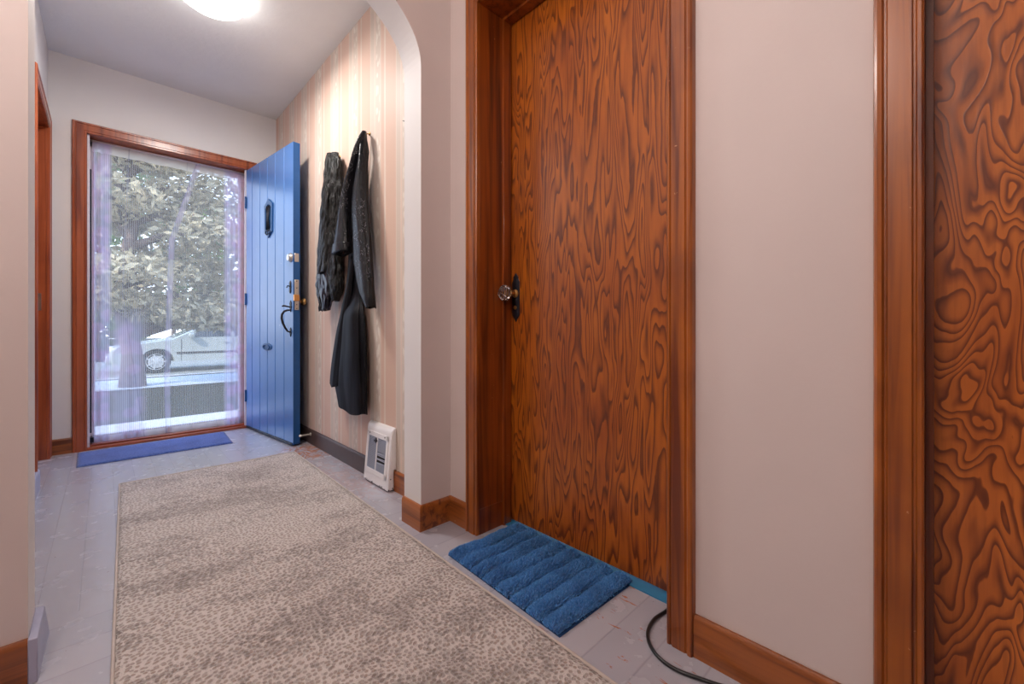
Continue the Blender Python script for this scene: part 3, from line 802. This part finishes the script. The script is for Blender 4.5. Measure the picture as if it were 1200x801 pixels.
# ------------------------------------------------------------------ hanging clothes
def garment(rows, folds, amp, seed, nseg=72, nrow=70, crush=0.0):
    """closed cloth volume through rows of (z, x, y, half depth, half width)"""
    mb = MB(); rings = []
    def cr(i, t, k):
        p0, p1, p2, p3 = rows[max(i-1, 0)][k], rows[i][k], rows[i+1][k], rows[min(i+2, len(rows)-1)][k]
        return .5*(2*p1+(p2-p0)*t+(2*p0-5*p1+4*p2-p3)*t*t+(-p0+3*p1-3*p2+p3)*t**3)
    for r in range(nrow+1):
        g = r/nrow*(len(rows)-1); i = min(int(g), len(rows)-2); t = g-i
        z, x, y, a, b = [cr(i, t, k) for k in range(5)]
        a, b = max(a, .004), max(b, .006); ring = []
        drop = r/nrow
        for k in range(nseg):
            th = 2*pi*k/nseg
            f = cos(folds*th+seed+1.3*sin(drop*3+seed))*.6+cos((folds*2-1)*th+seed*2.3-drop*2)*.3+cos((folds*3+1)*th+seed*.7+drop*4)*.15
            f = 1+amp*f*(.35+.65*min(1, drop*2.2))
            nn = 1+.05*mnoise.noise(Vector((cos(th)*1.5+seed, sin(th)*1.5, z*6)))
            if crush: nn += crush*(abs(mnoise.noise(Vector((cos(th)*2.2+seed, sin(th)*2.2, z*13))))*1.6-.35)+crush*.4*mnoise.noise(Vector((cos(th)*5, sin(th)*5+seed, z*34)))
            px = x+a*cos(th)*f*nn; py = y+b*sin(th)*f*nn
            ring.append((min(px, XR-.004), py, z+.010*amp*6*sin(th*folds+seed)*(1 if r == nrow else 0)))
        rings.append(ring)
    mb.loft(rings)
    return mb
L_body = [(1.794, .965, 2.503, .020, .055), (1.742, .96, 2.484, .032, .074), (1.64, .955, 2.478, .035, .092), (1.496, .955, 2.498, .036, .112), (1.348, .955, 2.511, .036, .115), (1.196, .955, 2.498, .036, .115), (1.07, .955, 2.479, .036, .105), (.994, .955, 2.445, .034, .07), (.934, .955, 2.438, .02, .022)]
L_sleeve = [(1.796, .95, 2.508, .018, .021), (1.736, .94, 2.481, .026, .035), (1.636, .935, 2.481, .03, .042), (1.49, .93, 2.497, .033, .06), (1.345, .93, 2.517, .034, .069), (1.198, .93, 2.537, .034, .081), (1.099, .93, 2.543, .034, .071)]
L_low = [(1.14, .935, 2.554, .026, .071), (1.075, .935, 2.562, .028, .094), (.999, .935, 2.552, .028, .097), (.938, .935, 2.54, .027, .068), (.888, .935, 2.547, .02, .059)]
R_sl = [(1.790, .962, 2.090, .010, .012), (1.738, .948, 2.094, .022, .012), (1.674, .938, 2.112, .027, .016), (1.615, .933, 2.139, .029, .018), (1.537, .927, 2.180, .031, .022), (1.43, .922, 2.212, .035, .028), (1.317, .917, 2.224, .038, .055), (1.232, .913, 2.232, .041, .078), (1.174, .912, 2.244, .042, .088)]
R_body = [(1.802, .974, 2.113, .012, .012), (1.743, .962, 2.096, .020, .020), (1.646, .952, 2.078, .026, .022), (1.558, .945, 2.080, .03, .042), (1.473, .942, 2.088, .033, .060), (1.361, .938, 2.08, .033, .070), (1.249, .936, 2.063, .033, .078), (1.139, .935, 2.047, .033, .084), (1.051, .935, 2.025, .032, .076), (.964, .935, 1.998, .031, .060), (.921, .935, 1.975, .029, .042), (.878, .935, 1.955, .027, .018)]
R_dress = [(1.190, .990, 2.300, .009, .045), (1.118, .987, 2.285, .010, .060), (.985, .982, 2.268, .013, .095), (.913, .972, 2.250, .020, .118), (.842, .956, 2.222, .032, .134), (.705, .952, 2.22, .036, .16), (.567, .950, 2.227, .038, .182), (.484, .950, 2.23, .038, .188), (.409, .950, 2.206, .038, .166), (.339, .950, 2.188, .038, .15)]
j1 = thing('crinkled_jacket', (.96, 2.5, .9), 'crinkled black satin jacket hanging nearest the blue door', 'jacket')
garment(L_body, 3, .10, 1.0, nseg=110, nrow=150, crush=.17).build('body', M['crinkle'], j1, smooth=True)
garment(L_sleeve, 3, .12, 2.2, nseg=110, nrow=130, crush=.17).build('sleeve', M['crinkle'], j1, smooth=True)
lw = garment(L_low, 4, .15, 4.0, nseg=90, nrow=60, crush=.25).build('lining', M['navy'], j1, smooth=True); lw['label'] = 'shiny navy lining showing at the hem'
garment([(z-.005, x-.002, y+.02, a*.9, b*.62) for z, x, y, a, b in L_low[1:]], 4, .15, 6.0, nseg=100, nrow=60, crush=.35).build('hem', M['crinkle'], j1, smooth=True)

dr = thing('black_dress', (.95, 2.22, .34), 'long plain black dress hanging below the beaded leather jacket', 'dress')
garment(R_dress, 3, .17, .6, nseg=140, nrow=80).build('skirt', M['dress'], dr, smooth=True)
garment([(1.17, .965, 2.235, .010, .02), (1.02, .958, 2.255, .014, .026), (.90, .950, 2.28, .020, .042), (.75, .942, 2.315, .026, .06), (.60, .938, 2.35, .028, .065), (.50, .936, 2.368, .028, .068), (.455, .935, 2.375, .027, .066)], 3, .15, 2.0, nrow=30).build('wrap_panel', M['dress'], dr, smooth=True)
MB().tube([(.985, 2.25, 1.18), (.996, 2.16, 1.45), (.998, 2.11, 1.70), (.985, 2.115, 1.788)], .003, 8).build('strap', M['dress'], dr, smooth=True)

j2 = thing('leather_jacket', (.95, 2.12, .88), 'black leather jacket with beaded sleeves above the long dress', 'jacket')
garment(R_body, 3, .10, .4, nrow=90).build('sleeve', M['leather'], j2, smooth=True)
sl = garment(R_sl, 3, .10, 2.6, nrow=80).build('sleeve', M['leather'], j2, smooth=True)
# cuff bands
def band(rows, za, zb, k):
    out = []
    for q in range(5):
        z = za+(zb-za)*q/4
        for i in range(len(rows)-1):
            if rows[i][0] >= z >= rows[i+1][0]:
                t = (rows[i][0]-z)/(rows[i][0]-rows[i+1][0]); r = [rows[i][m]*(1-t)+rows[i+1][m]*t for m in range(5)]
                out.append((z, r[1], r[2], r[3]*k, r[4]*k))
    return out
garment(band(R_sl, 1.222, 1.176, 1.07), 3, .05, 2.6, nrow=12).build('cuff', M['leather'], sl, smooth=True)
# beadwork: small facets scattered over the visible side of both sleeves
def beads(rows, z0, z1, a0, a1, n, seed, r=.0023):
    mb = MB(); rnd = random.Random(seed)
    for q in range(n):
        z = rnd.uniform(z1, z0); th = rnd.uniform(a0, a1)
        if q % 2:       # half of them in curling lines
            s = q/n; z = z0+(z1-z0)*s; th = (a0+a1)/2+(a1-a0)*.42*sin(s*23)+rnd.gauss(0, .13)
        for i in range(len(rows)-1):
            if rows[i][0] >= z >= rows[i+1][0]:
                t = (rows[i][0]-z)/(rows[i][0]-rows[i+1][0]); R_ = [rows[i][m]*(1-t)+rows[i+1][m]*t for m in range(5)]
                c = Vector((R_[1]+(R_[3]*1.10+.001)*cos(th), R_[2]+(R_[4]*1.10+.001)*sin(th), z))
                rr = r*rnd.uniform(.5, 1.1)
                mb.add([c+Vector(v)*rr for v in ((1, 0, 0), (-1, 0, 0), (0, 1, 0), (0, -1, 0), (0, 0, 1.4), (0, 0, -1.4))],
                       [(0, 2, 4), (2, 1, 4), (1, 3, 4), (3, 0, 4), (2, 0, 5), (1, 2, 5), (3, 1, 5), (0, 3, 5)])
    return mb
bd = beads(R_body, 1.42, 1.02, pi*1.02, pi*1.42, 190, 4).build('beadwork', M['bead'], j2); bd['label'] = 'glittering beads'; bd['kind'] = 'stuff'
bd = beads(R_sl, 1.70, 1.40, pi*1.05, pi*1.42, 90, 9).build('beadwork', M['bead'], j2); bd['label'] = 'glittering beads'; bd['kind'] = 'stuff'
# hooks
for (y, z, lab) in ((2.503, 1.79, 'small brass wall hook holding the crinkled jacket'), (2.115, 1.80, 'small brass wall hook holding the leather jacket')):
    mb = MB().lathe((XR, y, z), (-1, 0, 0), [(0, .010), (.003, .010), (.005, .004)], 14)
    mb.tube([(XR-.003, y, z), (XR-.020, y, z-.006), (XR-.032, y, z-.004), (XR-.036, y, z+.006)], .0028, 8)
    tag(mb.build('coat_hook', M['brass'], origin=(XR, y, z), smooth=True), lab, 'hook', 'coat hooks on the wallpaper')
# small black nail in the wallpaper
mb = MB().tube([(XR, 1.757, 1.74), (XR-.008, 1.760, 1.742), (XR-.010, 1.735, 1.732), (XR-.008, 1.715, 1.722)], .0014, 6)
tag(mb.build('bent_nail', M['iron'], origin=(XR, 1.75, 1.74)), 'small bent black nail in the wallpaper near the arch', 'nail')

# ------------------------------------------------------------------ outdoors
GZ = -.35
tag(MB().box(-9, 14, YF+.15, 5.15, -.6, -.08).build('porch_slab', M['concrete'], origin=(0, 0, 0)), 'bright concrete porch slab outside the front door', 'porch', kind='structure')
tag(MB().box(-25, 30, 5.15, 12.6, GZ-.3, GZ).build('lawn', M['grass']), 'shaded patchy front lawn', 'lawn', kind='structure')
tag(MB().box(-25, 30, 10.4, 12.2, GZ-.02, GZ+.02).build('sidewalk', M['walk']), 'pale concrete sidewalk crossing the lawn', 'sidewalk', kind='structure')
tag(MB().box(-25, 30, 12.6, 12.8, GZ-.3, GZ+.01).build('kerb', M['concrete']), 'concrete kerb at the street edge', 'kerb', kind='structure')
tag(MB().box(-25, 30, 12.8, 21, -.75, -.45).build('street', M['asphalt']), 'grey asphalt street in front of the house', 'street', kind='structure')
tag(MB().box(-60, 70, 21, 60, -.75, -.38).build('far_verge', M['grass']), 'grass verge beyond the street', 'verge', kind='structure')

def leaves(mb, centre, rad, n, size, rnd, droop=.3):
    cx, cy, cz = centre; rx, ry, rz = rad
    for k in range(n):
        while True:
            p = Vector((rnd.uniform(-1, 1), rnd.uniform(-1, 1), rnd.uniform(-1, 1)))
            if .25 < p.length < 1: break
        p = Vector((cx+p.x*rx, cy+p.y*ry, cz+p.z*rz-droop*(p.x*p.x+p.y*p.y)*rz))
        a = Vector((rnd.gauss(0, 1), rnd.gauss(0, 1), rnd.gauss(0, .5)-.3)).normalized(); q = a.orthogonal().normalized()
        q = Matrix.Rotation(rnd.random()*6.28, 3, a) @ q
        s = size*rnd.uniform(.6, 1.4); i = len(mb.v)
        mb.v += [tuple(p-a*s), tuple(p+q*s*.38), tuple(p+a*s), tuple(p-q*s*.38)]; mb.f.append((i, i+1, i+2, i+3))
def tree(x, y, h, trunk_r, blobs, n, size, leaf, label, seed, zg=GZ, cat='tree', group='trees outside the front door'):
    rnd = random.Random(seed)
    t = thing('leafy_tree', (x, y, zg), label, cat, group)
    mb = MB(); pts = [(x+.08*sin(k*1.3+seed), y+.06*cos(k*1.1), zg+h*k/8) for k in range(9)]
    mb.tube(pts, [trunk_r*(1.25 if k == 0 else 1-.09*k) for k in range(9)], 12)
    for bx, by, bz, r, rz in blobs:
        mb.tube([(x, y, zg+min(h*.8, max(.9, bz-zg-.4))), (x+bx*.5, y+by*.5, bz-.05), (x+bx, y+by, bz)], [trunk_r*.45, trunk_r*.3, .02], 7)
    mb.build('trunk', M['bark'], t, smooth=True)
    mb = MB()
    for bx, by, bz, r, rz in blobs: leaves(mb, (x+bx, y+by, bz), (r, r, rz), n, size, rnd)
    mb.build('foliage', M[leaf], t)
    return t
def blobset(n, R, z0, z1, r, rz, seed):
    rnd = random.Random(seed); out = []
    for k in range(n):
        a = k*2.4; q = R*math.sqrt(rnd.uniform(.1, 1)); out.append((q*cos(a), q*sin(a)*.7, z0+(z1-z0)*k/(n-1), r*rnd.uniform(.8, 1.2), rz*rnd.uniform(.8, 1.2)))
    return out
tree(.32, 10.6, 5.0, .17, blobset(20, 1.35, 1.25, 6.4, .85, .32, 1)+[(.9, -.4, 1.05, .8, .22), (1.6, -.2, 1.12, .8, .22), (1.1, -.3, .98, .7, .26), (1.9, -.3, .98, .7, .26), (1.4, .1, 1.0, .8, .28), (.5, -.4, 1.1, .6, .25), (2.2, .2, 1.25, .7, .3), (1.7, .2, 1.5, .8, .3), (.9, .3, 2.2, .9, .35), (.2, .2, 3.0, .9, .35), (1.2, .2, 3.1, .9, .35), (.9, .3, 4.1, .9, .35), (.1, .3, 5.0, .9, .35), (-.2, -.5, 1.3, .6, .2), (.5, .5, 1.2, .9, .25), (1.5, .3, 1.9, .8, .3), (1.6, 0, 2.7, .8, .3), (1.4, .1, 3.6, .8, .3), (1.5, 0, 4.6, .8, .3)], 560, .085, 'leafA', 'tall drooping conifer on the lawn left of the parked car', 1)
tree(4.9, 11.0, 5.0, .16, blobset(18, 1.3, 1.25, 6.0, .85, .36, 5), 620, .085, 'leafC', 'broad dull green tree on the lawn in front of the parked car', 5)
tree(-1.6, 26.0, 7.0, .25, blobset(16, 2.2, .8, 9, 1.8, 1.0, 8), 420, .22, 'leafB', 'bright green tree beyond the street on the left', 8, -.38)
tree(8.2, 26.0, 7.0, .25, blobset(16, 2.0, .8, 8, 1.7, 1.0, 11), 420, .22, 'leafC', 'dull green tree beyond the street on the right', 11, -.38)
hd = thing('tall_hedge', (4, 32.5, -.38), 'tall pale green screen of shrubs closing the view beyond the street', 'hedge')
mb = MB(); rnd = random.Random(21)
for k in range(34): leaves(mb, (-7+k*.66, 32.5+.5*sin(k*2.1), 1.2+(k*37 % 10)*.75), (1.5, 1.2, 1.1), 330, .24, rnd)
mb.build('foliage', M['leafB'], hd)
mb = MB()
for k in range(12): mb.tube([(-6.5+k*1.9, 32.5, -.4), (-6.4+k*1.9, 32.6, 2.5), (-6.5+k*1.9, 32.5, 5.5)], [.12, .09, .03], 8)
mb.build('stems', M['bark'], hd)

# parked car, side on, nose to the left
cx0, cy, cg = .08, 15.6, -.45; CL, CW = 4.7, 1.78
car = thing('parked_car', (cx0+CL/2, cy, cg), 'silver white car parked on the street seen through the curtain', 'car')
def cpt(x, w, z): return (cx0+x, cy+w, cg+z)
side = [(0, .42), (.02, .62), (.14, .74), (.5, .80), (1.25, .92), (1.95, 1.28), (2.35, 1.41), (3.3, 1.44), (3.95, 1.34), (4.45, 1.05), (4.66, .95), (4.70, .6), (4.66, .35)]
def arch_pts(xc, r=.37): return [(xc+r*cos(a), .30+r*sin(a)) for a in [pi*k/10 for k in range(11)]]
bottom = [(4.66, .28)]+arch_pts(3.75)+arch_pts(.92)+[(.06, .24)]
out = [p for p in side]+bottom
mb = MB(); rings = []
for w in (-.89, -.86, -.80, .80, .86, .89):
    k = 1 if abs(w) < .82 else (.985 if abs(w) < .87 else .955)
    ring = []
    for x, z in out:
        tum = 0
        if z > .92: tum = (z-.92)*.36*(-1 if w > 0 else 1)
        zz = z if z < .5 else .5+(z-.5)*k
        ring.append(cpt(2.35+(x-2.35)*(.5+.5*k), w+tum, zz))
    rings.append(ring)
mb.loft(rings); mb.build('body', M['carpaint'], car, auto=35)
for sgn in (-1, 1):
    yy = lambda z: sgn*(.886-max(0, z-.92)*.36)
    for quad, nm in (([(1.62, .96), (2.02, 1.24), (2.58, 1.345), (2.62, .97)], 'side_window'), ([(2.70, .97), (2.68, 1.35), (3.30, 1.365), (3.48, .98)], 'side_window'), ([(3.56, .98), (3.38, 1.355), (3.78, 1.30), (4.12, 1.02)], 'side_window')):
        mb = MB(); mb.loft([[cpt(x, yy(z)-sgn*.01, z) for x, z in quad], [cpt(x, yy(z)+sgn*.004, z) for x, z in quad]]); mb.build(nm, M['carglass'], car)
    mb = MB(); mb.box(cx0+1.35, cx0+4.45, cy+sgn*.893-.006, cy+sgn*.893+.006, cg+.50, cg+.56); mb.build('side_moulding', M['trim'], car, bevel=.004)
    for xs in (1.45, 2.66, 3.52): MB().box(cx0+xs, cx0+xs+.012, cy+sgn*.889-.002, cy+sgn*.889+.002, cg+.32, cg+.93).build('door_seam', M['trim'], car)
    for xs in (2.42, 3.30): MB().box(cx0+xs, cx0+xs+.16, cy+sgn*.90-.012, cy+sgn*.90+.012, cg+.80, cg+.83).build('door_handle', M['carpaint'], car, bevel=.006)
    MB().box(cx0+1.60, cx0+1.74, cy+sgn*.98-.07, cy+sgn*.98+.07, cg+.95, cg+1.07).build('wing_mirror', M['carpaint'], car, bevel=.03)
    for xc in (.92, 3.75):
        w = MB().lathe((cx0+xc, cy+sgn*.66, cg+.31), (0, sgn, 0), [(0, .27), (.01, .31), (.18, .315), (.20, .29), (.195, .22)], 36).build('wheel', M['tyre'], car, auto=40)
        mb = MB().lathe((cx0+xc, cy+sgn*.845, cg+.31), (0, sgn, 0), [(0, .22), (.012, .215), (.008, .19), (.02, .06), (.035, .05), (.037, .01)], 36)
        for q in range(7):
            a = 2*pi*q/7; mb.obox((cx0+xc+.12*cos(a), cy+sgn*.868, cg+.31+.12*sin(a)), (.09*cos(a), 0, .09*sin(a)), (-.018*sin(a), 0, .018*cos(a)), (0, .01, 0))
        mb.build('hubcap', M['hub'], w, auto=40)
    MB().box(cx0+.02, cx0+.26, cy+sgn*.72-.16, cy+sgn*.72+.14, cg+.58, cg+.70).build('headlight', M['lens'], car, bevel=.02)
    MB().box(cx0+4.52, cx0+4.69, cy+sgn*.74-.12, cy+sgn*.74+.12, cg+.72, cg+.86).build('tail_light', M['redlens'], car, bevel=.02)
MB().box(cx0-.06, cx0+.12, cy-.84, cy+.84, cg+.28, cg+.50).build('front_bumper', M['carpaint'], car, bevel=.04)
MB().box(cx0+4.60, cx0+4.76, cy-.84, cy+.84, cg+.28, cg+.50).build('rear_bumper', M['carpaint'], car, bevel=.04)
mb = MB(); mb.add([cpt(1.30, -.74, .945), cpt(1.30, .74, .945), cpt(1.97, .64, 1.30), cpt(1.97, -.64, 1.30)], [(0, 1, 2, 3)]); w = mb.build('windscreen', M['carglass'], car)
s = w.modifiers.new('s', 'SOLIDIFY'); s.thickness = .01

# ------------------------------------------------------------------ light from outdoors
w = bpy.data.worlds.new('sky'); SC.world = w; w.use_nodes = True
nt = w.node_tree; bg = nt.nodes['Background']
tc = nt.nodes.new('ShaderNodeTexCoord'); sp = nt.nodes.new('ShaderNodeSeparateXYZ'); rp = nt.nodes.new('ShaderNodeValToRGB')
nt.links.new(tc.outputs['Generated'], sp.inputs[0]); nt.links.new(sp.outputs['Z'], rp.inputs[0]); nt.links.new(rp.outputs[0], bg.inputs[0])
rp.color_ramp.elements[0].position = .0; rp.color_ramp.elements[0].color = (.76, .86, 1.0, 1)
rp.color_ramp.elements[1].position = .8; rp.color_ramp.elements[1].color = (.30, .52, 1.0, 1)
bg.inputs[1].default_value = 3.6
sun = bpy.data.lights.new('sun', 'SUN'); sun.energy = 5.0; sun.angle = radians(1.0); sun.color = (1, .95, .86)
so = bpy.data.objects.new('sun', sun); COL.objects.link(so)
so.rotation_euler = (Vector((.72, .35, -.62))).to_track_quat('-Z', 'Y').to_euler(); so.location = (0, 8, 8)

# ------------------------------------------------------------------ camera
cam = bpy.data.cameras.new('camera'); co = bpy.data.objects.new('camera', cam); COL.objects.link(co)
th = math.atan(478/493)
co.location = (0, 0, .78); co.rotation_euler = (pi/2, 0, -th)
cam.sensor_width = 36; cam.lens = 36*493/1200; cam.shift_y = -17/1200; cam.clip_start = .02; cam.clip_end = 200
SC.camera = co
SC.view_settings.view_transform = 'Standard'; SC.view_settings.look = 'None'
SC.view_settings.gamma = 1; SC.view_settings.use_curve_mapping = False
SC.view_settings.exposure = 0.0
SC.cycles.use_denoising = True
SC.cycles.max_bounces = 8; SC.cycles.transparent_max_bounces = 12; SC.cycles.diffuse_bounces = 5; SC.cycles.glossy_bounces = 4
SC.cycles.caustics_reflective = False; SC.cycles.caustics_refractive = False
SC.cycles.sample_clamp_indirect = 5
